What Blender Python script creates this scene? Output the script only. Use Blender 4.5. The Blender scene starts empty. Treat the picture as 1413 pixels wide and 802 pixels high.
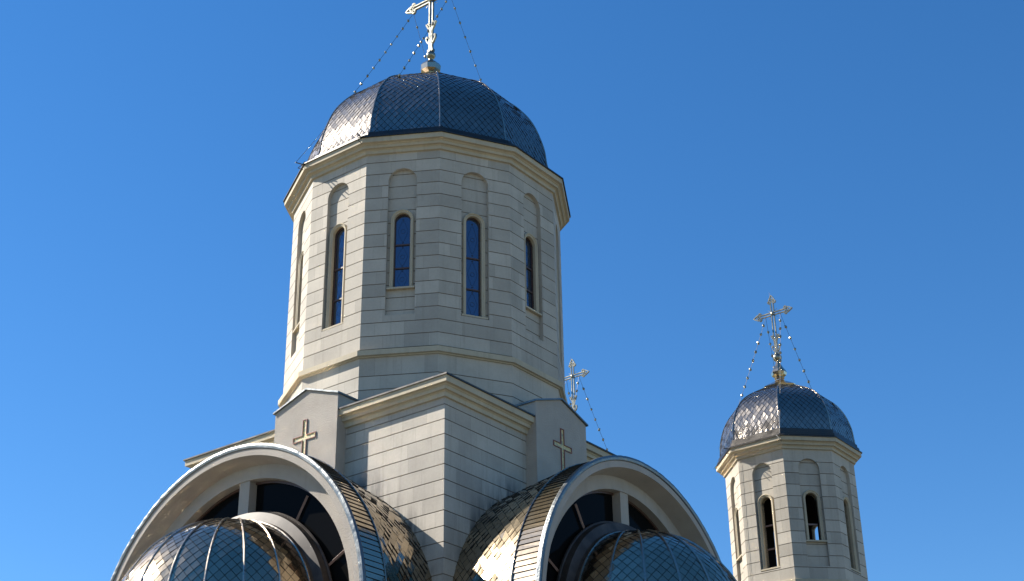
import bpy, math, random
from mathutils import Vector, Matrix
random.seed(7)
rad = math.radians
C = bpy.context.scene.collection
sc = bpy.context.scene

# ---------------------------------------------------------------- camera
cam_d = bpy.data.cameras.new('camera'); cam = bpy.data.objects.new('camera', cam_d); C.objects.link(cam)
YAW, PITCH, ROLL = -0.1365, 0.4716, -0.0146
cy_, sy_, cp_, sp_ = math.cos(YAW), math.sin(YAW), math.cos(PITCH), math.sin(PITCH)
f_ = Vector((-sy_*cp_, cy_*cp_, sp_)); r_ = Vector((cy_, sy_, 0)); u_ = r_.cross(f_)
r2 = r_*math.cos(ROLL) + u_*math.sin(ROLL); u2 = -r_*math.sin(ROLL) + u_*math.cos(ROLL)
M3 = Matrix((r2, u2, -f_)).transposed()
cam.matrix_world = Matrix.Translation((-3.0118, -41.1052, 1.6)) @ M3.to_4x4()
cam_d.sensor_width = 36; cam_d.lens = 2063.99/1413*36
cam_d.clip_end = 4000
sc.camera = cam

# ---------------------------------------------------------------- sky, sun, exposure
SUN_AZ, SUN_EL = -112.0, 39.5
S = Vector((math.sin(rad(SUN_AZ))*math.cos(rad(SUN_EL)), -math.cos(rad(SUN_AZ))*math.cos(rad(SUN_EL)), math.sin(rad(SUN_EL))))
w = bpy.data.worlds.new('World'); sc.world = w; w.use_nodes = True
nt = w.node_tree; bg = nt.nodes['Background']
sky = nt.nodes.new('ShaderNodeTexSky'); sky.sky_type = 'NISHITA'; sky.sun_disc = False
sky.sun_elevation = rad(SUN_EL); sky.sun_rotation = math.atan2(S.x, S.y)
sky.altitude = 300; sky.air_density = 1.0; sky.dust_density = 0.0; sky.ozone_density = 4.0
hs = nt.nodes.new('ShaderNodeHueSaturation'); hs.inputs['Saturation'].default_value = 1.25; hs.inputs['Hue'].default_value = 0.502
nt.links.new(sky.outputs[0], hs.inputs['Color']); nt.links.new(hs.outputs[0], bg.inputs[0]); bg.inputs[1].default_value = 0.081
ld = bpy.data.lights.new('sun', 'SUN'); ld.energy = 5.0; ld.angle = rad(0.5); ld.color = (1.0, 0.94, 0.84)
lo = bpy.data.objects.new('sun', ld); C.objects.link(lo); lo.location = S*80
lo.rotation_euler = (-S).to_track_quat('-Z', 'Y').to_euler()
sc.view_settings.view_transform = 'Standard'; sc.view_settings.look = 'None'
sc.view_settings.exposure = 1.12; sc.view_settings.gamma = 1.0
sc.cycles.max_bounces = 7; sc.cycles.diffuse_bounces = 3; sc.cycles.glossy_bounces = 5
sc.cycles.caustics_reflective = True; sc.cycles.blur_glossy = 0.05
sc.cycles.sample_clamp_indirect = 40.0
sc.cycles.use_denoising = True
try: sc.cycles.denoiser = 'OPENIMAGEDENOISE'
except Exception: pass

# ---------------------------------------------------------------- materials
def new_mat(name):
    m = bpy.data.materials.new(name); m.use_nodes = True
    return m, m.node_tree, m.node_tree.nodes['Principled BSDF']
def nod(t, kind, **kw):
    n = t.nodes.new(kind)
    for k, v in kw.items(): setattr(n, k, v)
    return n
def mth(t, op, a, b=None, c=None, clamp=False):
    n = nod(t, 'ShaderNodeMath', operation=op); n.use_clamp = clamp
    for i, v in enumerate((a, b, c)):
        if v is None: continue
        if isinstance(v, (int, float)): n.inputs[i].default_value = v
        else: t.links.new(v, n.inputs[i])
    return n.outputs[0]
def noise(t, scale, detail=3, vec=None, rough=.5):
    n = nod(t, 'ShaderNodeTexNoise'); n.inputs['Scale'].default_value = scale; n.inputs['Detail'].default_value = detail
    n.inputs['Roughness'].default_value = rough
    if vec is not None: t.links.new(vec, n.inputs['Vector'])
    return n.outputs['Fac']
def mapping(t, src, scale):
    n = nod(t, 'ShaderNodeMapping'); n.inputs['Scale'].default_value = scale; t.links.new(src, n.inputs['Vector']); return n.outputs[0]
def mixc(t, fac, a, b, mode='MIX'):
    n = nod(t, 'ShaderNodeMix', data_type='RGBA', blend_type=mode)
    for i, v in ((0, fac), (6, a), (7, b)):
        if isinstance(v, (int, float)): n.inputs[i].default_value = v
        elif isinstance(v, tuple): n.inputs[i].default_value = v
        else: t.links.new(v, n.inputs[i])
    return n.outputs[2]
def rng(t, v, a, b, c, d):
    n = nod(t, 'ShaderNodeMapRange'); t.links.new(v, n.inputs[0])
    for i, x in enumerate((a, b, c, d)): n.inputs[i+1].default_value = x
    return n.outputs[0]
def bump(t, h, strength, dist, bs):
    n = nod(t, 'ShaderNodeBump'); n.inputs['Strength'].default_value = strength; n.inputs['Distance'].default_value = dist
    t.links.new(h, n.inputs['Height']); t.links.new(n.outputs[0], bs.inputs['Normal'])
def c4(r, g, b): return (r, g, b, 1)

def stone_mat(name, colA, colB, tone_amt=1.0, stain=False):
    m, t, bs = new_mat(name)
    pos = nod(t, 'ShaderNodeTexCoord').outputs['Object']
    at = nod(t, 'ShaderNodeAttribute', attribute_name='tone').outputs['Fac']
    n1 = noise(t, 1.1, 4, pos); n2 = noise(t, 14, 5, pos, .65)
    f = mth(t, 'MULTIPLY', at, tone_amt)
    col = mixc(t, f, c4(*colA), c4(*colB))
    col = mixc(t, 1.0, col, nod_grey(t, rng(t, n1, .3, .7, .89, 1.07)), 'MULTIPLY')
    col = mixc(t, 1.0, col, nod_grey(t, rng(t, n2, .3, .7, .95, 1.04)), 'MULTIPLY')
    # thin vertical rain streaks
    st = noise(t, 1.0, 5, mapping(t, pos, (6, 6, .35)), .6)
    col = mixc(t, rng(t, st, .54, .78, 0, .30), col, c4(colA[0]*.45, colA[1]*.43, colA[2]*.40))
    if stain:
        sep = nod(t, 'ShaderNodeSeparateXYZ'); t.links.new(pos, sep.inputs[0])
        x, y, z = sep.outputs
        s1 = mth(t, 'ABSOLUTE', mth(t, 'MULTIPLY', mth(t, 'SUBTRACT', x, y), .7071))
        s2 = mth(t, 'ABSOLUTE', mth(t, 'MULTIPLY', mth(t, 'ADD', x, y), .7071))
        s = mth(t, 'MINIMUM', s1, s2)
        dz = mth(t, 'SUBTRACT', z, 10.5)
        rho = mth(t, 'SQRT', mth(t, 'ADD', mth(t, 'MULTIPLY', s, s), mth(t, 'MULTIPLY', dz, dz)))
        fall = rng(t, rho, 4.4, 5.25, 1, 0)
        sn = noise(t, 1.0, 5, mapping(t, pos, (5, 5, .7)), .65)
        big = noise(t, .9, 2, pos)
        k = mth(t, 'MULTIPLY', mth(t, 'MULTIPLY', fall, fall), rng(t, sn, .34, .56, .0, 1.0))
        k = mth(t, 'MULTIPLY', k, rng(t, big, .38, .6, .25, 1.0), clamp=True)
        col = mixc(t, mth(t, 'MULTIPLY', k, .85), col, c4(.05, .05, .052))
    t.links.new(col, bs.inputs['Base Color'])
    bs.inputs['Roughness'].default_value = .75
    bs.inputs['Specular IOR Level'].default_value = .35
    bump(t, n2, .12, .01, bs)
    return m
def nod_grey(t, v):
    n = nod(t, 'ShaderNodeCombineColor')
    for i in range(3): t.links.new(v, n.inputs[i])
    return n.outputs[0]

M = {}
M['stone'] = stone_mat('limestone_cladding', (.355, .315, .258), (.475, .42, .342))
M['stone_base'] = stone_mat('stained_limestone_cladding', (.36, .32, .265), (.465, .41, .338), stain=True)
M['trim'] = stone_mat('moulded_stone_trim', (.43, .36, .25), (.47, .40, .285))
M['joint'] = stone_mat('dark_joint', (.15, .13, .11), (.17, .15, .125))

def stucco_mat(name, col):
    m, t, bs = new_mat(name)
    pos = nod(t, 'ShaderNodeTexCoord').outputs['Object']
    n1 = noise(t, 1.5, 5, pos); n2 = noise(t, 28, 5, pos, .75)
    st = noise(t, 1.0, 5, mapping(t, pos, (4, 4, .4)), .6)
    c = mixc(t, rng(t, n1, .3, .7, 0, 1), c4(*[v*.90 for v in col]), c4(*[v*1.07 for v in col]))
    c = mixc(t, rng(t, st, .56, .8, 0, .25), c, c4(*[v*.5 for v in col]))
    t.links.new(c, bs.inputs['Base Color']); bs.inputs['Roughness'].default_value = .9
    bs.inputs['Specular IOR Level'].default_value = .2
    bump(t, n2, .8, .03, bs)
    return m
M['stucco'] = stucco_mat('rough_stucco', (.40, .355, .305))

def metal_mat(name, col, rough, wob=.25, wscale=3.0, fine=0.0, var=.12, haze=0.0):
    m, t, bs = new_mat(name)
    pos = nod(t, 'ShaderNodeTexCoord').outputs['Object']
    n1 = noise(t, wscale, 2, pos); n2 = noise(t, 2.2, 5, pos, .6); n3 = noise(t, 30, 3, pos)
    at = nod(t, 'ShaderNodeAttribute', attribute_name='tone').outputs['Fac']
    v = mth(t, 'ADD', mth(t, 'MULTIPLY', at, var), mth(t, 'MULTIPLY', n2, var))
    c = mixc(t, 1.0, c4(*col), nod_grey(t, mth(t, 'ADD', v, 1-var)), 'MULTIPLY')
    t.links.new(c, bs.inputs['Base Color'])
    bs.inputs['Metallic'].default_value = 1
    t.links.new(rng(t, n2, .3, .7, rough*.75, rough*1.35), bs.inputs['Roughness'])
    h = mth(t, 'ADD', n1, mth(t, 'MULTIPLY', n3, fine))
    bump(t, h, wob, .02, bs)
    if haze:      # second, duller lobe: fingerprints, dust and fine scratches on the sheet
        b2 = nod(t, 'ShaderNodeBsdfPrincipled'); b2.inputs['Metallic'].default_value = 1
        b2.inputs['Roughness'].default_value = .37; t.links.new(c, b2.inputs['Base Color'])
        t.links.new(bs.inputs['Normal'].links[0].from_socket, b2.inputs['Normal'])
        mx = nod(t, 'ShaderNodeMixShader'); mx.inputs[0].default_value = haze
        t.links.new(bs.outputs[0], mx.inputs[1]); t.links.new(b2.outputs[0], mx.inputs[2])
        t.links.new(mx.outputs[0], t.nodes['Material Output'].inputs[0])
    return m
M['tile'] = metal_mat('coated_steel_tile', (.47, .38, .265), .085, .28, 4.0, .03, .16, .15)
M['dome_tile'] = metal_mat('slate_grey_steel_tile', (.31, .275, .235), .12, .25, 4.0, .03, .16, .36)
M['sheet'] = metal_mat('folded_steel_sheet', (.58, .465, .325), .09, .3, 2.5, .03, .08, .15)
M['rib'] = metal_mat('bright_steel_ridge', (.36, .31, .25), .26, .3, 6.0)
M['flash'] = metal_mat('dull_crinkled_flashing', (.17, .18, .18), .40, .55, 9.0, .3)
M['edge'] = metal_mat('dark_roof_edge', (.07, .065, .06), .4, .3)
M['silver'] = metal_mat('pale_gilded_steel', (.27, .255, .195), .30, .1, 20.0)
M['under'] = metal_mat('dark_underlay', (.035, .035, .035), .6, .2)
M['cable'] = metal_mat('dark_steel_cable', (.12, .12, .12), .5, .1)

m, t, bs = new_mat('brown_bronze_flashing')
bs.inputs['Metallic'].default_value = .15; bs.inputs['Specular IOR Level'].default_value = .3; bs.inputs['Roughness'].default_value = .5
pos = nod(t, 'ShaderNodeTexCoord').outputs['Object']
t.links.new(mixc(t, rng(t, noise(t, 2.5, 4, pos), .35, .65, 0, 1), c4(.035, .027, .022), c4(.075, .060, .050)), bs.inputs['Base Color'])
M['bronze'] = m
m, t, bs = new_mat('brown_window_frame')
bs.inputs['Base Color'].default_value = (.075, .04, .03, 1); bs.inputs['Roughness'].default_value = .45
M['frame'] = m
m, t, bs = new_mat('red_brown_glazing_bar')
bs.inputs['Base Color'].default_value = (.20, .13, .11, 1); bs.inputs['Roughness'].default_value = .5
M['bar'] = m
m, t, bs = new_mat('blue_reflecting_window_glass')
pos = nod(t, 'ShaderNodeTexCoord').outputs['Object']
bs.inputs['Base Color'].default_value = (.11, .14, .19, 1); bs.inputs['Metallic'].default_value = .85
bs.inputs['Roughness'].default_value = .12
bump(t, noise(t, 4, 2, pos), .2, .01, bs)
M['glass'] = m
m, t, bs = new_mat('dark_window_glass')
pos = nod(t, 'ShaderNodeTexCoord').outputs['Object']
bs.inputs['Base Color'].default_value = (.006, .006, .006, 1); bs.inputs['Roughness'].default_value = .06
bs.inputs['Specular IOR Level'].default_value = .02
bump(t, noise(t, 1.2, 2, pos), .15, .02, bs)
M['dark_glass'] = m
m, t, bs = new_mat('etched_ornament'); bs.inputs['Base Color'].default_value = (.02, .03, .05, 1); bs.inputs['Roughness'].default_value = .5
M['etch'] = m
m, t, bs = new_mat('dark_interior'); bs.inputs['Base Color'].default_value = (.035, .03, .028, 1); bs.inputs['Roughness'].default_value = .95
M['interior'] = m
m, t, bs = new_mat('red_brown_outline'); bs.inputs['Base Color'].default_value = (.22, .09, .07, 1); bs.inputs['Roughness'].default_value = .6
M['outline'] = m
m, t, bs = new_mat('mosaic_infill')
pos = nod(t, 'ShaderNodeTexCoord').outputs['Object']
vo = nod(t, 'ShaderNodeTexVoronoi'); vo.inputs['Scale'].default_value = 22; t.links.new(pos, vo.inputs['Vector'])
sp = nod(t, 'ShaderNodeSeparateColor'); t.links.new(vo.outputs['Color'], sp.inputs[0])
t.links.new(mixc(t, rng(t, sp.outputs[0], .55, .75, 0, 1), c4(.62, .47, .20), c4(.30, .29, .17)), bs.inputs['Base Color'])
bs.inputs['Roughness'].default_value = .45
M['mosaic'] = m
m, t, bs = new_mat('paving')
pos = nod(t, 'ShaderNodeTexCoord').outputs['Object']
br = nod(t, 'ShaderNodeTexBrick'); br.inputs['Scale'].default_value = 2.5; t.links.new(pos, br.inputs['Vector'])
br.inputs['Color1'].default_value = (.13, .12, .10, 1); br.inputs['Color2'].default_value = (.17, .15, .125, 1); br.inputs['Mortar'].default_value = (.07, .065, .06, 1)
br.inputs['Mortar Size'].default_value = .012
t.links.new(br.outputs[0], bs.inputs['Base Color']); bs.inputs['Roughness'].default_value = .85
M['paving'] = m
m, t, bs = new_mat('grass_earth')
pos = nod(t, 'ShaderNodeTexCoord').outputs['Object']
t.links.new(mixc(t, rng(t, noise(t, .05, 6, pos), .35, .65, 0, 1), c4(.07, .09, .035), c4(.16, .14, .09)), bs.inputs['Base Color'])
bs.inputs['Roughness'].default_value = .95
M['earth'] = m

# ---------------------------------------------------------------- mesh builder
class MB:
    def __init__(s): s.v = []; s.f = []; s.t = []; s.m = []; s.mats = []
    def mi(s, m):
        if m not in s.mats: s.mats.append(m)
        return s.mats.index(m)
    def face(s, pts, tone=.5, mat=None):
        b = len(s.v); s.v += [tuple(p) for p in pts]; s.f.append(tuple(range(b, b+len(pts)))); s.t.append(tone); s.m.append(s.mi(mat))
    def grid(s, rows, close=False, tone=.5, mat=None, flip=False):
        b = len(s.v); n = len(rows[0])
        for r in rows: s.v += [tuple(p) for p in r]
        for i in range(len(rows)-1):
            for j in range(n if close else n-1):
                k = (j+1) % n
                q = (b+i*n+j, b+i*n+k, b+(i+1)*n+k, b+(i+1)*n+j)
                s.f.append(q[::-1] if flip else q); s.t.append(tone); s.m.append(s.mi(mat))
    def box(s, P, a0, a1, b0, b1, c0, c1, tone=.5, mat=None):
        # P(s, out, z)
        p = [P(a, b, c) for c in (c0, c1) for b in (b0, b1) for a in (a0, a1)]
        for q in ((0,1,3,2), (4,6,7,5), (0,4,5,1), (2,3,7,6), (0,2,6,4), (1,5,7,3)):
            s.face([p[i] for i in q], tone, mat)
    def tube(s, pts, r, n=6, close=False, mat=None, tone=.5, cap=True):
        pts = [Vector(p) for p in pts]; rr = r if isinstance(r, (list, tuple)) else [r]*len(pts)
        rows = []; up = None
        for i, p in enumerate(pts):
            a = pts[i-1] if (i > 0 or close) else p; c = pts[(i+1) % len(pts)] if (i < len(pts)-1 or close) else p
            d = (c-a).normalized()
            if up is None:
                up = Vector((0, 0, 1)) if abs(d.z) < .9 else Vector((1, 0, 0))
            x = d.cross(up).normalized(); up = x.cross(d).normalized()
            rows.append([p+(x*math.cos(2*math.pi*k/n)+up*math.sin(2*math.pi*k/n))*rr[i] for k in range(n)])
        if close: rows.append(rows[0])
        s.grid(rows, close=True, mat=mat, tone=tone)
        if cap and not close:
            s.face(rows[0], tone, mat); s.face(rows[-1][::-1], tone, mat)
    def build(s, name, mat, parent=None, smooth=False, merge=True):
        me = bpy.data.meshes.new(name)
        off = world_loc(parent) if parent else Vector((0, 0, 0))
        me.from_pydata([(x-off.x, y-off.y, z-off.z) for x, y, z in s.v], [], s.f)
        for mm in s.mats: me.materials.append(M[mm] if mm else M[mat])
        me.polygons.foreach_set('material_index', s.m)
        a = me.attributes.new('tone', 'FLOAT', 'FACE'); a.data.foreach_set('value', s.t)
        if smooth: me.polygons.foreach_set('use_smooth', [True]*len(s.f))
        me.validate(); me.update()
        if smooth:
            import bmesh
            bm = bmesh.new(); bm.from_mesh(me); bmesh.ops.remove_doubles(bm, verts=bm.verts, dist=1e-5)
            bm.to_mesh(me); bm.free(); me.set_sharp_from_angle(angle=rad(40))
        o = bpy.data.objects.new(name, me); C.objects.link(o)
        if parent: o.parent = parent
        return o
def world_loc(o):
    v = Vector((0, 0, 0))
    while o: v += o.location; o = o.parent
    return v
def frame(a, cx=0, cy=0):
    a = rad(a); n = (math.sin(a), -math.cos(a)); t = (math.cos(a), math.sin(a))
    return lambda s, o, z: Vector((cx+n[0]*o+t[0]*s, cy+n[1]*o+t[1]*s, z))
def polar(cx=0, cy=0):
    return lambda r, a, z: Vector((cx+r*math.sin(rad(a)), cy-r*math.cos(rad(a)), z))
def thing(name, loc, label, cat, group=None):
    o = bpy.data.objects.new(name, None); C.objects.link(o); o.location = loc
    o['label'] = label; o['category'] = cat
    if group: o['group'] = group
    return o
def struct(o): o['kind'] = 'structure'; return o

# region skin: material between half-widths xh(z)..xo(z), split in courses and panels
def arch_half(hw, zb, zsp):
    def f(z):
        if z < zb-1e-6 or z > zsp+hw: return 0.0
        return hw if z <= zsp else math.sqrt(max(0, hw*hw-(z-zsp)**2))
    return f
def zsteps(z0, z1, arcs):
    zs = {round(z0, 5), round(z1, 5)}
    for hw, zb, zsp in arcs:
        for k in range(13):
            z = zsp+hw*math.sin(math.pi/2*k/12)
            if z0 < z < z1: zs.add(round(z, 5))
        if z0 < zb < z1: zs.add(round(zb, 5))
    return sorted(zs)
def skin(mb, P, out, z0, z1, xo, xh, arcs, panels=None, tone=None, gap=.003, mat=None):
    """one course, at distance out; panels = list of joint positions"""
    zs = zsteps(z0, z1, arcs); e = 1e-5
    js = [-99]+sorted(panels or [])+[99]
    tones = [random.random() if tone is None else tone for _ in js]
    for a, b in zip(zs[:-1], zs[1:]):
        oa, ob = xo(a+e), xo(b-e); ha, hb = xh(a+e), xh(b-e)
        for k in range(len(js)-1):
            l = js[k]+gap/2; r = js[k+1]-gap/2
            for sg in (-1, 1):
                segs = ((-oa, -ha, -ob, -hb) if sg < 0 else (ha, oa, hb, ob))
                if ha == 0 and hb == 0:
                    if sg > 0: continue
                    segs = (-oa, oa, -ob, ob)
                la, ra, lb, rb = segs
                la, ra, lb, rb = max(la, l), min(ra, r), max(lb, l), min(rb, r)
                if ra-la < 1e-4 and rb-lb < 1e-4: continue
                if ra < la: ra = la = (ra+la)/2
                if rb < lb: rb = lb = (rb+lb)/2
                mb.face([P(la, out, a), P(ra, out, a), P(rb, out, b), P(lb, out, b)], tones[k], mat)
def coursed(mb, P, out, lines, xo, xh, arcs, g=.023, depth=.024, joints=True, tan=0.0, ptone=None):
    """lines: descending z of grooves incl. both ends"""
    for i in range(len(lines)-1):
        zt, zb = lines[i], lines[i+1]
        t0 = zt-(g/2 if i else 0); b0 = zb+(g/2 if i < len(lines)-2 else 0)
        wmax = xo((t0+b0)/2)
        js = []
        if joints:
            x = -wmax+random.uniform(.25, .75)
            while x < wmax-.2: js.append(x); x += random.uniform(.6, 1.1)
        skin(mb, P, out, b0, t0, xo, xh, arcs, js, ptone)
        for z, sg in ((t0, 1), (b0, -1)):
            if (sg > 0 and i == 0) or (sg < 0 and i == len(lines)-2): continue
            o_, h_ = xo(z), xh(z)
            for l, r in (((-o_, o_),) if h_ == 0 else ((-o_, -h_), (h_, o_))):
                q = [P(l, out, z), P(r, out, z), P(r, out-depth, z), P(l, out-depth, z)]
                mb.face(q if sg < 0 else q, .3)
    skin(mb, P, out-depth, lines[-1], lines[0], lambda z: max(0, xo(z)-depth*tan), xh, arcs, None, .0, mat='joint')
def arch_path(hw, zb, zsp, n=18):
    return [(-hw, zb, -1, 0)]+[(-hw*math.cos(math.pi*k/n), zsp+hw*math.sin(math.pi*k/n), -math.cos(math.pi*k/n), math.sin(math.pi*k/n)) for k in range(n+1)]+[(hw, zb, 1, 0)]
def arch_sweep(mb, P, hw, zb, zsp, prof, n=18, tone=.5, mat=None):
    """prof: list of (offset outward, out)"""
    rows = []
    for x, z, nx, nz in arch_path(hw, zb, zsp, n):
        rows.append([P(x+nx*o, d, z+nz*o) for o, d in prof])
    mb.grid(rows, tone=tone, mat=mat)
def arch_fill(mb, P, out, hw, zb, zsp, tone=.5, z_lo=None, n=18, mat=None):
    pts = [(x, z) for x, z, _, _ in arch_path(hw, zb, zsp, n)]
    mb.face([P(x, out, z) for x, z in pts][::-1], tone, mat)
def ring(mb, pol, prof, n, a0, tone=.5, mat=None):
    rows = [[pol(r, a0+360*k/n, z) for k in range(n)] for r, z in prof]
    mb.grid(rows, close=True, tone=tone, mat=mat)

# diamond tiles on a surface
def tiles(mb, Sf, hw, vmax, w=.21, h=.25, lift=.016, jit=.005, edge=.012, mat='tile'):
    e = .01
    j = 0
    while True:
        vc = j*h/2
        if vc > vmax+h/2: break
        H = hw(min(vc, vmax))
        n = int(H/w)+2
        for i in range(-n, n+1):
            uc = i*w+(w/2 if j % 2 else 0)
            pts = []
            for du, dv in ((0, -h/2), (w/2, 0), (0, h/2), (-w/2, 0)):
                v = min(max(vc+dv*.945, 0), vmax); u = uc+du*.945; L = hw(v)
                pts.append((max(-L, min(L, u)), v))
            us = [p[0] for p in pts]
            if max(us)-min(us) < .02: continue
            a, b = random.uniform(-jit, jit), random.uniform(-jit, jit)*.7
            l = [lift+b, lift*.5+a, .002, lift*.5-a]
            P3 = []; base = []
            for (u, v), dl in zip(pts, l):
                p = Sf(u, v); nn = (Sf(u+e, v)-Sf(u-e, v)).cross(Sf(u, min(v+e, vmax+e))-Sf(u, v-e)).normalized()
                P3.append(p+nn*(dl+.006)); base.append(p-nn*.002)
            tn = random.random()
            mb.face(P3, tn, mat)
            mb.face([base[3], base[0], P3[0], P3[3]], tn, 'under'); mb.face([base[0], base[1], P3[1], P3[0]], tn, 'under')
        j += 1
def profile_fn(prof):
    """prof list of (r,z) bottom->top, returns fn(v)->(r,z), total"""
    # densify with Catmull-Rom
    P = [Vector(p) for p in prof]; Q = []
    for i in range(len(P)-1):
        p0 = P[max(i-1, 0)]; p1 = P[i]; p2 = P[i+1]; p3 = P[min(i+2, len(P)-1)]
        for k in range(6):
            t = k/6
            Q.append(.5*((2*p1)+(p2-p0)*t+(2*p0-5*p1+4*p2-p3)*t*t+(3*p1-p0-3*p2+p3)*t**3))
    Q.append(P[-1])
    L = [0]
    for a, b in zip(Q[:-1], Q[1:]): L.append(L[-1]+(b-a).length)
    def f(v):
        if v <= 0: return Q[0]+(Q[1]-Q[0])*(v/(L[1]))
        for i in range(len(L)-1):
            if v <= L[i+1]: return Q[i]+(Q[i+1]-Q[i])*((v-L[i])/(L[i+1]-L[i]))
        return Q[-1]
    return f, L[-1], Q

def facet_dome(root, cx, cy, prof, n, a0, w, h, rib_r):
    f, vt, Q = profile_fn(prof); ha = math.pi/n
    pol = polar(cx, cy)
    mb = MB(); ring(mb, pol, [(q.x, q.y) for q in Q], n, a0, mat='under')
    for k in range(n):
        F = frame(a0+360*(k+.5)/n, cx, cy)
        fa = lambda v: f(v)
        tiles(mb, lambda u, v, F=F: F(u, f(v).x*math.cos(ha), f(v).y), lambda v: max(0, f(v).x*math.sin(ha)), vt, w, h, mat='dome_tile', jit=.007)
    d = mb.build('dome', None, root)
    for k in range(n):
        r = MB(); r.tube([pol(q.x+.015, a0+360*k/n, q.y) for q in Q], rib_r, 6)
        r.build('ridge', 'rib', d, smooth=True)
    return d

# ornate openwork cross, in the plane s-z of a frame at -45 degrees
def ribbon(mb, P, pts, wd, th, close=False):
    n = len(pts); L = []; R = []
    for i, (x, z) in enumerate(pts):
        a = pts[i-1] if (i or close) else pts[i]; b = pts[(i+1) % n] if (i < n-1 or close) else pts[i]
        dx, dz = b[0]-a[0], b[1]-a[1]; l = math.hypot(dx, dz) or 1
        nx, nz = -dz/l*wd/2, dx/l*wd/2
        L.append((x+nx, z+nz)); R.append((x-nx, z-nz))
    rows = [[P(l[0], -th/2, l[1]), P(l[0], th/2, l[1]), P(r[0], th/2, r[1]), P(r[0], -th/2, r[1])] for l, r in zip(L, R)]
    if close: rows.append(rows[0])
    mb.grid(rows, close=True)
    if not close: mb.face(rows[0]); mb.face(rows[-1][::-1])
def circ2(x, z, r, n=12, a0=0, a1=360): return [(x+r*math.cos(rad(a0+(a1-a0)*k/n)), z+r*math.sin(rad(a0+(a1-a0)*k/n))) for k in range(n+(0 if a1-a0 == 360 else 1))]
def ornate_cross(root, cx, cy, zc, arm, up, down, k):
    """k overall stroke scale"""
    F0 = frame(-45, cx, cy); P = lambda s, o, z: F0(s, o, zc+z)
    mb = MB(); th = .06*k; wd = .034*k; rail = .052*k
    def armdir(dx, dz, L):
        T = lambda a, b: (dx*a-dz*b, dz*a+dx*b)
        end = L-.32*k
        for sg in (-1, 1):
            ribbon(mb, P, [T(.03, sg*rail), T(end, sg*rail)], wd, th)
        sp = [(end, -.05), (end-.01, -.12), (end+.035, -.155), (end+.09, -.115), (end+.15, -.10), (L-.05, -.03), (L+.0, 0), (L-.05, .03), (end+.15, .10), (end+.09, .115), (end+.035, .155), (end-.01, .12), (end, .05)]
        sp = [(a, b*k if abs(b) < .2 else b) for a, b in sp]
        ribbon(mb, P, [T(a, b) for a, b in sp], wd, th)
        ribbon(mb, P, [T(a, b) for a, b in circ2(end+.12*k, 0, .05*k)], wd*.8, th, True)
        for sg in (-1, 1):
            ribbon(mb, P, [T(a, b) for a, b in circ2(end+.045*k, sg*.115*k, .048*k, 10)], wd*.7, th, True)
            ribbon(mb, P, [T(end-.02, sg*.055*k), T(end+.07*k, sg*.02*k), T(end+.14*k, sg*.07*k)], wd*.7, th)
    armdir(1, 0, arm); armdir(-1, 0, arm); armdir(0, 1, up)
    lz = -.92*k if k < 1.2 else -.80*k
    for sg in (-1, 1):
        ribbon(mb, P, [(sg*rail, -.03), (sg*rail, lz)], wd, th)
        # leaf collar
        ribbon(mb, P, [(sg*.03*k, lz-.30*k), (sg*.06*k, lz-.16*k), (sg*.12*k, lz-.04*k), (sg*.16*k, lz+.05*k), (sg*.13*k, lz+.0), (sg*.10*k, lz+.055*k), (sg*.07*k, lz-.02*k), (sg*.03*k, lz+.03*k)], wd, th)
        ribbon(mb, P, circ2(sg*.065*k, lz-.06*k, .04*k, 8), wd*.7, th, True)
        ribbon(mb, P, [(sg*.05*k, lz-.62*k), (sg*.10*k, lz-.56*k), (sg*.15*k, lz-.46*k), (sg*.155*k, lz-.38*k), (sg*.12*k, lz-.36*k), (sg*.11*k, lz-.42*k)], wd, th)
    mb.box(P, -.062*k, .062*k, -th/2, th/2, down, lz-.10*k)
    mb.box(P, -.09*k, .09*k, -th*.8, th*.8, down-.02, down+.06*k)
    cr = mb.build('cross', 'silver', root)
    st = MB()
    for q in range(12):
        a = 15+30*q; L = (.26 if q % 3 == 1 else .20)*k
        ribbon(st, P, [(.05*k*math.cos(rad(a)), .05*k*math.sin(rad(a))), (L*math.cos(rad(a)), L*math.sin(rad(a)))], .014*k, .012)
    rows = [[P(.075*k*math.cos(b)*math.cos(2*math.pi*j/12), .05*k*math.sin(b)+.03*k, .075*k*math.cos(b)*math.sin(2*math.pi*j/12)) for j in range(12)] for b in (0, .4, .8, 1.2, 1.55)]
    st.grid(rows, close=True)
    st.build('star', 'silver', cr)
    rod = MB(); rod.tube([P(-.06*k, 0, up-.1), P(-.06*k, 0, up+.13)], .006, 5)
    rod.build('lightning_rod', 'cable', cr)
    return cr
BEAD = {}
def chain(root, a, b, spacing, size, t0=.05, t1=.72):
    a, b = Vector(a), Vector(b); L = (b-a).length
    pts = [a.lerp(b, i/12)-Vector((0, 0, 1))*(.02*L*(4*(i/12)*(1-i/12))) for i in range(13)]
    mb = MB(); mb.tube(pts, .0065, 4)
    c = mb.build('chain', 'cable', root)
    if size not in BEAD:
        m = MB(); rows = [[Vector((r*math.cos(k*math.pi/3), r*math.sin(k*math.pi/3), z)) for k in range(6)] for r, z in ((.001, -.5), (.26, -.28), (.36, 0), (.26, .25), (.001, .5))]
        m.grid([[p*size for p in r] for r in rows], close=True)
        BEAD[size] = m
    n = int(L*(t1-t0)/spacing)
    off = world_loc(root)
    me = None
    for i in range(n+1):
        t = t0+i*spacing/L
        p = a.lerp(b, t)-Vector((0, 0, 1))*(.02*L*4*t*(1-t))
        if me is None:
            o = BEAD[size].build('bead', 'silver', None); me = o.data
        else: o = bpy.data.objects.new('bead', me); C.objects.link(o)
        o.parent = c; o.location = p-off; o.rotation_euler = (random.uniform(-.5, .5), random.uniform(-.5, .5), random.uniform(0, 6))
    return c
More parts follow.
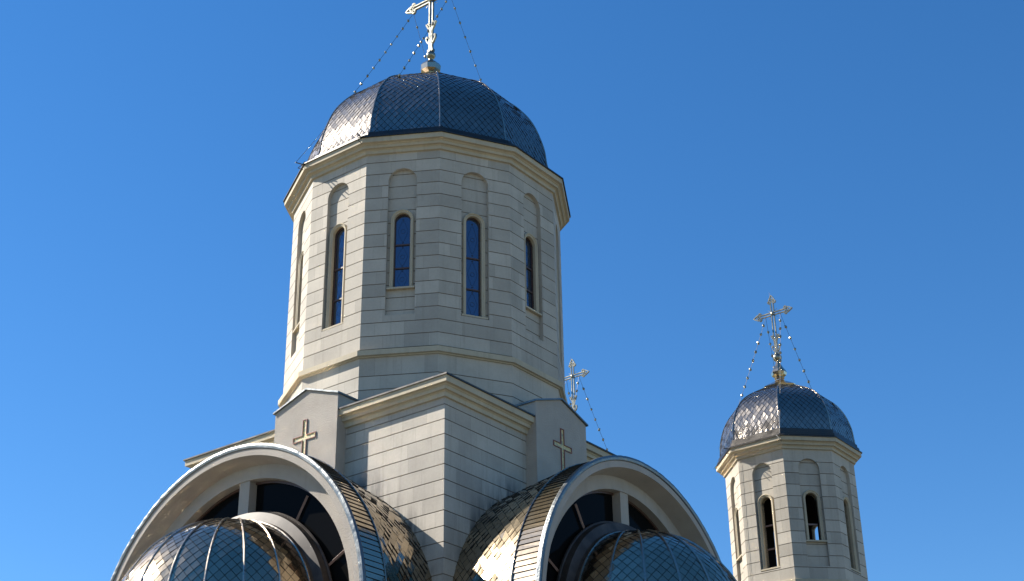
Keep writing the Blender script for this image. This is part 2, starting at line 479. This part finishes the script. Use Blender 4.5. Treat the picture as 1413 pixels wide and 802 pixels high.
def corner_bracket(root, cx, cy, a, r, z):
    F = frame(a, cx, cy); mb = MB()
    mb.tube([F(0, r-.25, z+.02), F(0, r+.30, z-.02)], .018, 5)
    mb.tube([F(-.14, r+.02, z+.03), F(.14, r+.05, z+.03)], .014, 5)
    mb.tube([F(-.13, r+.03, z+.03), F(-.03, r+.18, z-.16), F(.02, r+.02, z-.2)], .012, 5)
    mb.build('anchor_bracket', 'cable', root)
    return F(0, r+.28, z-.01)

def arch_window(root, P, wall_out, hw, zb, zsp, fo, glazed, bars, reveal):
    """surround moulding + frame + panes; hw opening half width, fo outer half width"""
    d = fo-hw
    mb = MB()
    arch_sweep(mb, P, hw, zb, zsp, [(d, wall_out-.005), (d, wall_out+.055), (d*.75, wall_out+.075), (d*.5, wall_out+.06), (d*.45, wall_out+.045), (d*.1, wall_out+.04), (0, wall_out+.02), (0, wall_out-reveal)])
    win = mb.build('window', 'trim', root, smooth=False)
    sl = MB(); sl.box(P, -fo-.06, fo+.06, wall_out-.1, wall_out+.11, zb-.05, zb+.0); sl.build('sill', 'trim', win)
    if glazed:
        g = MB(); gp = wall_out-reveal+.02
        arch_fill(g, P, gp, hw, zb, zsp); g.build('pane', 'glass', win)
        fr = MB(); arch_sweep(fr, P, hw, zb, zsp, [(0, gp+.03), (-.03, gp+.03), (-.03, gp+.002)])
        fr.build('window_frame', 'frame', win)
        for z in bars:
            b = MB(); b.box(P, -hw, hw, gp+.002, gp+.034, z-.022, z+.022); b.build('glazing_bar', 'frame', win)
        et = MB(); zz = [zb]+list(bars)+[zsp+hw*.6]
        for a, b in zip(zz[:-1], zz[1:]):
            m_ = (a+b)/2; H = (b-a)*.36; W_ = hw*.5
            pts = [P(W_*math.sin(q*math.pi/8)*(1+.25*math.cos(q*math.pi/2)), gp+.004, m_+H*math.cos(q*math.pi/8)) for q in range(16)]
            et.tube(pts, .004, 3, close=True, cap=False)
            pts = [P(W_*.55*math.cos(q*math.pi/6), gp+.004, m_+W_*.55*math.sin(q*math.pi/6)) for q in range(12)]
            et.tube(pts, .004, 3, close=True, cap=False)
            for sz in (-1, 1):
                pts = [P(.022*math.cos(q*math.pi/3), gp+.004, m_+sz*H*1.15+.022*math.sin(q*math.pi/3)) for q in range(6)]
                et.tube(pts, .008, 3, close=True, cap=False)
        et.build('ornament', 'etch', win)
    else:
        for z in bars:
            b = MB(); b.box(P, -hw, hw, wall_out-reveal, wall_out-reveal+.05, z-.03, z+.02); b.build('crossbar', 'bar', win)
    return win

def tower_walls(root, cx, cy, n, a0, R, lines, spec, nd, glazed, thick):
    """spec(k)-> (niche hw, zb, zsp, opening hw, zb, zsp, outer hw, bars, apron)"""
    wall = MB(); ha = math.pi/n; ap = R*math.cos(ha); hwf = R*math.sin(ha); T = math.tan(ha)
    win = []
    for k in range(n):
        P = frame(a0+360*(k+.5)/n, cx, cy)
        nh, nzb, nsp, wh, wzb, wsp, fo, bars = spec(k)
        N = (nh, nzb, nsp); Wd = (wh, wzb, wsp)
        fN = arch_half(*N); fW = arch_half(*Wd)
        full = lambda z: hwf
        coursed(wall, P, ap, lines, full, fN, [N], tan=T)
        # jamb of niche
        arch_sweep(wall, P, nh, nzb, nsp, [(0, ap), (0, ap-nd)], tone=.6)
        wall.face([P(-nh, ap, nzb), P(nh, ap, nzb), P(nh, ap-nd, nzb), P(-nh, ap-nd, nzb)], .5)
        nl = [nsp+nh-.0001]+[z for z in lines if nzb+.1 < z < nsp+nh-.1]+[nzb+.0001]
        coursed(wall, P, ap-nd, nl, fN, fW, [N, Wd], joints=False, ptone=.45)
        win.append((P, ap-nd, Wd, fo, bars))
    # thickness inside
    wall_o = wall.build('wall', 'stone', root)
    inner = MB()
    for k in range(n):
        P = frame(a0+360*(k+.5)/n, cx, cy); nh, nzb, nsp, wh, wzb, wsp, fo, bars = spec(k)
        o = ap-thick; full = lambda z: o*T
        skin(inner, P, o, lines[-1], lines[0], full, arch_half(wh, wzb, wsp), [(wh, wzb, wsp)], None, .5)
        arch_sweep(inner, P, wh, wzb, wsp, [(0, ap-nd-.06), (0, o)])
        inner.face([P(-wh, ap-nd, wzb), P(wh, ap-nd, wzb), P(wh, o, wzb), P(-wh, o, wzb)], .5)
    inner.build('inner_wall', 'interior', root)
    for P, wo, Wd, fo, bars in win:
        arch_window(root, P, wo, Wd[0], Wd[1], Wd[2], fo, glazed, bars, .13 if glazed else .22)
    return wall_o
def cornice(root, cx, cy, n, a0, R, z0, ztop, rtop, name='cornice', nave=False):
    pol = polar(cx, cy); k = rtop-R; h = ztop-z0
    P = [(R-.02, z0-.0), (R+.20*k, z0+.01), (R+.21*k, z0+.24*h), (R+.24*k, z0+.25*h), (R+.30*k, z0+.30*h), (R+.50*k, z0+.315*h), (R+.51*k, z0+.50*h), (R+.56*k, z0+.51*h), (R+.62*k, z0+.57*h), (R+.86*k, z0+.59*h), (R+.88*k, z0+.92*h), (R-.1, z0+.93*h)]
    mb = MB(); ring(mb, pol, P, n, a0); c = mb.build(name, 'trim', root)
    e = MB(); ring(e, pol, [(R+.80*k, z0+.925*h), (rtop, z0+.915*h), (rtop, ztop), (rtop-.10, ztop+.012), (R-.1, ztop+.03)], n, a0)
    e.build('metal_edge', 'edge', c)
    return c

# ================================================================ SETTING
g = MB(); g.face([(-3000, -3000, 0), (3000, -3000, 0), (3000, 3000, 0), (-3000, 3000, 0)])
struct(g.build('ground', 'earth'))
g = MB(); g.face([(-45, -55, .004), (45, -55, .004), (45, 45, .004), (-45, 45, .004)])
struct(g.build('paved_square', 'paving'))

# ================================================================ CHURCH BODY
church = thing('church', (0, 0, 0), 'beige stone church body with four cross gables, arched glass fronts and scaled half domes', 'church')
A = 4.56; ZC = 10.5
wl = MB(); lines = [16.345]+[16.555-.3972*k for k in range(1, 16)]+[10.45]
for a in (-45, 45, 135, 225):
    P = frame(a); coursed(wl, P, A, lines, lambda z: A, lambda z: 0.0, [], tan=1.0)
    wl.face([P(-A, A, 0), P(A, A, 0), P(A, A, 10.45), P(-A, A, 10.45)])
wl.build('wall', 'stone_base', church)
cornice(church, 0, 0, 4, 0, A*2**.5, 16.335, 16.83, 4.89*2**.5)
rf = MB(); ring(rf, polar(), [(4.86*2**.5, 16.835), (4.3*2**.5, 16.90), (2.5, 17.2)], 4, 0)
rf.build('roof', 'sheet', church)

def gable(a):
    P = frame(a); G = 4.91; hw = 1.17; ze, zt = 17.25, 17.645
    mb = MB()
    mb.face([P(-hw, G, 14.6), P(hw, G, 14.6), P(hw, G, ze), P(0, G, zt), P(-hw, G, ze)])
    for s_ in (-1, 1):
        q = [P(s_*hw, G, 14.6), P(s_*hw, 3.6, 14.6), P(s_*hw, 3.6, ze), P(s_*hw, G, ze)]
        mb.face(q if s_ > 0 else q[::-1])
    gb = mb.build('gable', 'stucco', church)
    cp = MB()
    for s_ in (-1, 1):
        e, tp = (s_*(hw+.05), ze-.02), (0, zt)
        rows = [[P(e[0], o, e[1]+d), P(tp[0], o, tp[1]+d)] for o, d in ((G-.06, .004), (G+.06, .004), (G+.06, .05), (G+.0, .056), (2.9, .056))]
        cp.grid(rows)
        cp.face([P(e[0], G+.06, e[1]+.004), P(e[0], G+.06, e[1]+.05), P(e[0], 2.9, e[1]+.056), P(e[0], 2.9, e[1]+.004)])
    cp.build('coping', 'flash', gb)
    zc, up, dn, ar = 16.27, .53, -.78, .43
    def cross_pts(w):
        i = w
        return [(-i, dn+(-w+.09)), (i, dn+(-w+.09)), (i, -i), (ar+w-.09, -i), (ar+w-.09, i), (i, i), (i, up+w-.09), (-i, up+w-.09), (-i, i), (-ar-w+.09, i), (-ar-w+.09, -i), (-i, -i)]
    inn, outr = cross_pts(.060), cross_pts(.080)
    ol = MB(); n = 12
    rows = [[P(x, G-.01, zc+z) for x, z in outr], [P(x, G+.03, zc+z) for x, z in outr], [P(x, G+.03, zc+z) for x, z in inn], [P(x, G-.0, zc+z) for x, z in inn]]
    ol.grid(rows, close=True); rc = ol.build('relief_cross', 'outline', gb)
    mi = MB(); i = .060
    for x0, x1, z0, z1 in ((-i, i, dn+.03, -i), (-i, i, i, up-.03), (-ar+.03, ar-.03, -i, i)):
        mi.face([P(x0, G+.006, zc+z0), P(x1, G+.006, zc+z0), P(x1, G+.006, zc+z1), P(x0, G+.006, zc+z1)])
    pth = cross_pts(.034)
    mi.build('mosaic', 'mosaic', rc)
for a in (-45, 45, 135, 225): gable(a)

RIM_OUT, RIM_R, CR_OUT, BACK, OPEN_R, OPEN_ZC = 7.44, 4.69, 6.66, 6.93, 3.80, 10.68
def semi(P, o, R, z0=ZC, n=64, a0=-90, a1=90, low=None):
    pts = [P(R*math.sin(rad(a0+(a1-a0)*k/n)), o, z0+R*math.cos(rad(a0+(a1-a0)*k/n))) for k in range(n+1)]
    if low is not None: pts = [P(-R, o, low)]+pts+[P(R, o, low)]
    return pts
def vault(a, far=CR_OUT, front=True):
    P = frame(a); R0, R1 = 4.34, 4.66
    mb = MB(); n = 72
    mb.grid([semi(P, 4.4, R0-.03, low=8.5, n=n), semi(P, far, R1-.03, low=8.5, n=n)], mat='under')
    Rf = lambda o: R0+(R1-R0)*(o-4.4)/(far-4.4)
    half = (far-4.4)/2; vm = math.pi/2*4.5
    for sd in (-1, 1):
        def Sf(u, v, sd=sd):
            o = 4.4+half+u*(1 if sd > 0 else 1); an = math.pi/2-v/4.5; R = Rf(o)
            return P(sd*R*math.sin(an), o, ZC+R*math.cos(an))
        if sd > 0:
            Sg = lambda u, v: Sf(-u, v)
        else: Sg = Sf
        tiles(mb, Sg, lambda v: half, vm, .25, .30, lift=.015, jit=.014)
    vr = mb.build('vault_roof', None, church)
    if not front: return vr
    # plank band between crease and rim
    bd = MB(); N = 100
    bd.grid([semi(P, CR_OUT-.02, R1-.02, low=8.5, n=80), semi(P, RIM_OUT, R1-.02, low=8.5, n=80)], mat='under')
    for k in range(N):
        s0 = -90+180*k/N; s1 = -90+180*(k+1)/N; mid = (s0+s1)/2; sg = 1 if mid > 0 else -1
        j = random.uniform(-.004, .004); tn = random.random()
        lo_, hi_ = (s1, s0) if sg > 0 else (s0, s1)
        L = R1+.030+j; Hh = R1+.012
        lo_ -= (lo_-hi_)*.03
        q = lambda R, an, o: P(R*math.sin(rad(an)), o, ZC+R*math.cos(rad(an)))
        w0, w1 = random.uniform(-.004, .004), random.uniform(-.004, .004)
        pts = [q(L+w0, lo_, CR_OUT), q(L+w1, lo_, RIM_OUT-.06), q(Hh, hi_, RIM_OUT-.06), q(Hh, hi_, CR_OUT)]
        bd.face(pts if sg > 0 else pts[::-1], tn, 'sheet')
        sk = [q(R1-.02, lo_, CR_OUT), q(R1-.02, lo_, RIM_OUT-.06), q(L+w1, lo_, RIM_OUT-.06), q(L+w0, lo_, CR_OUT)]
        bd.face(sk if sg > 0 else sk[::-1], tn, 'under')
    bd.build('plank_band', None, vr)
    cr = MB(); cr.tube(semi(P, CR_OUT, R1+.03, low=8.5, n=72), .022, 6); cr.build('seam', 'rib', vr, smooth=True)
    rm = MB(); n = 140; rows = []
    for k in range(n+1):
        an = rad(-90+180*k/n); row = []
        jr = random.uniform(-.004, .004); jo = random.uniform(-.004, .004)
        for R, o in ((R1-.01, RIM_OUT-.07), (R1+.055, RIM_OUT-.075), (RIM_R+.03+jr, RIM_OUT-.05), (RIM_R+.025+jr, RIM_OUT+.03+jo), (RIM_R-.03+jr, RIM_OUT+.04+jo), (RIM_R-.085, RIM_OUT+.03), (RIM_R-.11, RIM_OUT-.0)):
            row.append(P(R*math.sin(an), o, ZC+R*math.cos(an)))
        rows.append(row)
    rm.grid(rows); rm.build('rim_flashing', 'flash', vr)
    # stucco fascia and recess
    ar = MB(); Ro, Ri, Rb = RIM_R-.10, 4.42, 4.33
    rows = [semi(P, o, R, n=72, low=8.5) for o, R in ((RIM_OUT, Ro), (RIM_OUT+.001, Ri), (BACK, Rb))]
    ar.grid([list(r) for r in zip(*rows)])
    # back wall ring with opening
    bo = semi(P, BACK, Rb, n=72, low=8.5)
    bi = semi(P, BACK, OPEN_R, z0=OPEN_ZC, n=72, low=8.5); br_ = semi(P, BACK-.30, OPEN_R, z0=OPEN_ZC, n=72, low=8.5)
    ar.grid([list(r) for r in zip(bo, bi, br_)])
    arch = ar.build('arch', 'stucco', church)
    po = MB(); sx = 0 if a < 0 else .12
    po.box(P, -.18-sx, .18-sx, BACK-.42, BACK-.03, 9.5, OPEN_ZC+OPEN_R+.02)
    po.build('post', 'stucco', arch)
    wi = MB(); wo = BACK-.28
    arch_sweep(wi, P, OPEN_R, 8.6, OPEN_ZC, [(0, wo+.05), (-.06, wo+.05), (-.06, wo)], n=48)
    win = wi.build('window', 'frame', church)
    gl = MB(); arch_fill(gl, P, wo, OPEN_R, 8.6, OPEN_ZC, n=48); gl.build('pane', 'dark_glass', win)
    for an in (-66, -33, 33, 66):
        b = MB(); x = math.sin(rad(an)); z = math.cos(rad(an))
        b.tube([P(2.3*x, wo+.05, ZC+2.3*z), P(3.75*x, wo+.05, OPEN_ZC-.05+3.68*z)], .038, 4)
        b.build('glazing_bar', 'bar', win)
    # half dome
    SO, SR = 7.12, 2.80
    c0 = Vector((0, 0, 0))
    sph = lambda az, ph, R=SR: P(R*math.sin(az)*math.cos(ph), SO+R*math.cos(az)*math.cos(ph), ZC+R*math.sin(ph))
    sb = MB(); sb.grid([[sph(rad(-90+180*i/60), rad(90*j/24), SR-.01) for i in range(61)] for j in range(25)], mat='under')
    NG = 10; hg = math.pi/NG/2
    for k in range(NG):
        m_ = -math.pi/2+(k+.5)*math.pi/NG
        Sf = lambda u, v, m_=m_: sph(m_+max(-hg, min(hg, u/max(.02, SR*math.cos(v/SR))))*1.0 if SR*math.cos(v/SR) > .03 else m_, v/SR)
        Sf = lambda u, v, m_=m_: sph(m_+u/max(.05, SR*math.cos(min(v/SR, 1.55))), min(v/SR, 1.5707))
        tiles(sb, Sf, lambda v: max(0, SR*math.cos(min(v/SR, 1.5707))*hg), SR*1.5, .255, .30, lift=.016, jit=.005)
    ad = sb.build('half_dome', None, church)
    for k in range(NG+1):
        az = -math.pi/2+k*math.pi/NG
        r = MB(); r.tube([sph(az, rad(90*j/20*.985), SR+.02) for j in range(21)], .030, 6); r.build('rib', 'rib', ad, smooth=True)
    fl = MB(); rows = [semi(P, o, R, n=60, low=8.5) for o, R in ((SO+.02, SR+.0), (SO+.0, SR+.04), (SO-.10, SR+.06), (SO-.12, SR+.16), (SO-.15, SR+.30), (SO-.36, SR+.34))]
    fl.grid([list(r) for r in zip(*rows)]); fl.build('collar_flashing', 'bronze', ad, smooth=True)
    fl = MB(); fl.tube(semi(P, SO-.36, SR+.34, n=60, low=8.5), .045, 6); fl.build('lip', 'bronze', ad, smooth=True)
    # lower apse wall and front wall
    lw = MB()
    lw.grid([[P((SR-.15)*math.sin(rad(-90+180*i/24)), SO-.2+(SR-.15)*math.cos(rad(-90+180*i/24)), z) for i in range(25)] for z in (0, ZC)])
    lw.face([P(-4.6, BACK-.1, 0), P(4.6, BACK-.1, 0), P(4.6, BACK-.1, 9.0), P(-4.6, BACK-.1, 9.0)])
    for s_ in (-1, 1):
        lw.face([P(s_*4.55, 4.5, 0), P(s_*4.55, RIM_OUT-.1, 0), P(s_*4.55, RIM_OUT-.1, ZC), P(s_*4.55, 4.5, ZC)])
        lw.box(P, min(s_*4.55, s_*4.1), max(s_*4.55, s_*4.1), BACK-.1, RIM_OUT-.02, 0, ZC)
    lw.build('lower_wall', 'stone', church)
    ec = MB(); rows = [[P(r*math.sin(rad(-90+180*i/40)), SO+r*math.cos(rad(-90+180*i/40))-.0, z) for i in range(41)] for r, z in ((2.66, ZC-.45), (2.75, ZC-.4), (2.78, ZC-.25), (2.92, ZC-.2), (2.95, ZC-.05), (2.80, ZC))]
    ec.grid(rows); ec.build('apse_cornice', 'trim', church)
for a in (-45, 45, 225): vault(a)
vault(135, far=11.5, front=False)
nv = MB(); P = frame(135)
nv.box(P, -4.5, 4.5, 4.5, 12.5, 0, 10.5); nv.box(P, -7.3, 7.3, 8.2, 16.2, 0, 12.6)
nv.build('nave_wall', 'stone', church)
tr = MB()
for s0, s1, o0, o1 in ((-7.8, 7.8, 7.9, 13.7),):
    tr.face([P(s0, o0, 12.62), P(s0+2, o1, 12.9), P(s1-2, o1, 12.9), P(s1, o0, 12.62)])
    tr.face([P(s1, 16.7, 12.62), P(s1-2, o1, 12.9), P(s0+2, o1, 12.9), P(s0, 16.7, 12.62)])
    tr.face([P(s0, 16.7, 12.62), P(s0+2, o1, 12.9), P(s0, o0, 12.62)])
    tr.face([P(s1, o0, 12.62), P(s1-2, o1, 12.9), P(s1, 16.7, 12.62)])
tr.build('porch_bounce_roof', 'sheet', church)  # unseen roof added, kept flat and wide to bounce sunlight up at the cornice
nr = MB(); nr.grid([semi(P, 11.5, 4.66, low=8.5, n=40), semi(P, 11.6, 4.66, low=8.5, n=40)]); nr.face(semi(P, 11.5, 4.6, low=8.5, n=40))
nr.build('nave_end', 'stucco', church)

# ================================================================ CENTRAL TOWER
tower = thing('dome_tower', (0, 0, 16.9), 'large twelve-sided stone tower in the centre with blue windows and dark scaled dome', 'tower')
RD = 4.209
Lz = [25.10]+[25.2187-.4*k for k in range(1, 17)]+[18.02, 17.62, 17.22, 16.9]
def spec(k):
    a = 30*(k+.5)
    long_ = (int(round((a-15)/30)) % 2 == 0)    # faces at 15, 75, -45 ... are the tall windows
    if long_: return (.42, 19.83, 24.14, .235, 19.90, 22.96-.07, .335, (20.80, 21.80))
    return (.42, 19.83, 24.14, .235, 20.70, 22.96-.07, .335, (21.38, 22.13))
tower_walls(tower, 0, 0, 12, 0, RD, Lz, spec, .12, True, .5)
md = MB(); ring(md, polar(), [(RD-.02, 18.555), (RD+.05, 18.565), (RD+.055, 18.59), (RD+.13, 18.60), (RD+.135, 18.75), (RD-.02, 18.81)], 12, 0)
md.build('moulding', 'trim', tower)
cornice(tower, 0, 0, 12, 0, RD, 25.085, 25.55, 4.577)
sk = MB(); ring(sk, polar(), [(4.56, 25.563), (4.36, 25.62), (4.34, 25.74), (4.20, 25.80), (4.18, 25.93), (4.06, 25.99)], 12, 0)
sk.build('eaves_flashing', 'edge', tower)  # dark metal puts the shade between dome and cornice into the colour
facet_dome(tower, 0, 0, [(4.08, 25.96), (4.02, 26.2), (3.92, 26.85), (3.58, 27.8), (3.08, 28.52), (2.6, 28.96), (2.0, 29.35), (1.3, 29.66), (.6, 29.9), (.3, 30.0)], 12, 0, .21, .27, .026)
fn = MB(); pol = polar()
ring(fn, pol, [(.62, 29.85), (.40, 30.05), (.24, 30.5), (.20, 30.72), (.34, 30.80), (.36, 30.98), (.30, 31.08), (.14, 31.16), (.085, 31.30)], 8, 22.5)
fn.build('finial', 'sheet', tower)
def orb(root, cx, cy, z, r, zr0, zr1, rr):
    mb = MB(); pol = polar(cx, cy)
    ring(mb, pol, [(rr, zr0)]+[(max(rr, r*math.cos(rad(b))), z+r*math.sin(rad(b))) for b in range(-70, 71, 14)]+[(rr, zr1)], 16, 0)
    mb.build('orb', 'silver', root, smooth=True)
orb(tower, 0, 0, 31.47, .16, 31.15, 31.68, .075)
ornate_cross(tower, 0, 0, 33.80, 1.15, 1.12, -2.16, 1.30)
FM = frame(-45)
b1 = corner_bracket(tower, 0, 0, -60, 4.55, 25.5); b2 = corner_bracket(tower, 0, 0, -30, 4.55, 25.5)
b3 = corner_bracket(tower, 0, 0, 120, 4.55, 25.5); b4 = corner_bracket(tower, 0, 0, 150, 4.55, 25.5)
la, ra = FM(-.82, 0, 33.62), FM(.82, 0, 33.62)
chain(tower, la, b1, .50, .125); chain(tower, ra, b2, .50, .125); chain(tower, ra, b3, .50, .125, t1=.6); chain(tower, la, b4, .50, .125, t1=.6)

# ================================================================ BELL TOWERS
TX, TY = 13.3033, 6.8762
bt = thing('bell_tower', (TX, TY, 13.2), 'slim eight-sided bell tower with small scaled dome standing alone at the right', 'tower', 'bell towers over the church entrance')
RT = 2.2403
Lt = [19.72]+[19.6779-.4066*k for k in range(1, 11)]+[15.17, 14.76, 14.35, 13.95, 13.2]
def spect(k):
    a = -22.5+45*(k+.5)
    if int(round(a/45)) % 2: return (.365, 15.66, 19.025, .205, 15.74, 18.0, .30, (16.46, 17.27))
    return (.365, 15.66, 19.025, .205, 16.54, 18.0, .30, (17.17,))
tower_walls(bt, TX, TY, 8, -22.5, RT, Lt, spect, .11, False, .35)
pt = polar(TX, TY)
md = MB(); ring(md, pt, [(RT-.02, 14.98), (RT+.06, 15.0), (RT+.10, 15.05), (RT+.10, 15.2), (RT-.02, 15.24)], 8, -22.5); md.build('moulding', 'trim', bt)
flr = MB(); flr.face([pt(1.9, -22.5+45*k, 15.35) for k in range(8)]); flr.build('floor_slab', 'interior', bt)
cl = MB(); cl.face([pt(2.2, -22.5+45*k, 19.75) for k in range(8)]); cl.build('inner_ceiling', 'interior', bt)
cornice(bt, TX, TY, 8, -22.5, RT, 19.70, 20.11, 2.581)
sk = MB(); ring(sk, pt, [(2.56, 20.125), (2.50, 20.16), (2.49, 20.26), (2.44, 20.28), (2.43, 20.40), (2.33, 20.44)], 8, -22.5); sk.build('eaves_flashing', 'edge', bt)  # flashing coloured dark for the shade at the foot of the dome
facet_dome(bt, TX, TY, [(2.345, 20.43), (2.33, 20.62), (2.28, 21.05), (2.11, 21.56), (1.82, 22.0), (1.42, 22.32), (1.0, 22.56), (.6, 22.78)], 8, -22.5, .20, .26, .024)
fn = MB()
ring(fn, pt, [(.72, 22.72), (.74, 22.78), (.55, 22.90), (.30, 23.04), (.16, 23.14), (.14, 23.22)], 8, -22.5)
ring(fn, pt, [(.14, 23.20), (.19, 23.22), (.17, 23.27), (.26, 23.34), (.29, 23.44), (.25, 23.54), (.15, 23.70), (.08, 23.85), (.06, 23.92)], 8, -22.5)
fn.build('finial', 'sheet', bt)
orb(bt, TX, TY, 24.06, .165, 23.88, 24.26, .07)
ornate_cross(bt, TX, TY, 25.85, .80, .76, -1.64, 1.0)
FT = frame(-45, TX, TY)
b1 = corner_bracket(bt, TX, TY, -67.5, 2.55, 20.06); b2 = corner_bracket(bt, TX, TY, -22.5, 2.55, 20.06)
b3 = corner_bracket(bt, TX, TY, 112.5, 2.55, 20.06); b4 = corner_bracket(bt, TX, TY, 157.5, 2.55, 20.06)
la, ra = FT(-.30, 0, 25.78), FT(.30, 0, 25.78)
chain(bt, la, b1, .42, .15, .06, .6); chain(bt, ra, b2, .42, .15, .06, .5); chain(bt, ra, b3, .42, .15, .08, .6); chain(bt, la, b4, .42, .15, .08, .6)
PB = frame(-45, TX, TY); cb = MB(); apx = RT*math.cos(rad(22.5))
cb.tube([PB(-.76+random.uniform(-.02, .02), apx+.02, 19.7-i*.2) for i in range(32)], .004, 4)
cb.build('lightning_cable', 'cable', bt)

def children(o): return [c for c in bpy.data.objects if c.parent == o]
def copy_tree(o, parent=None):
    c = o.copy(); C.objects.link(c); c.parent = parent
    for ch in children(o): copy_tree(ch, c)
    return c
bt2 = copy_tree(bt); bt2.location = (TY, TX, 13.2)
bt2['label'] = 'farther bell tower hidden behind the central tower, only its ornate cross and chain showing'
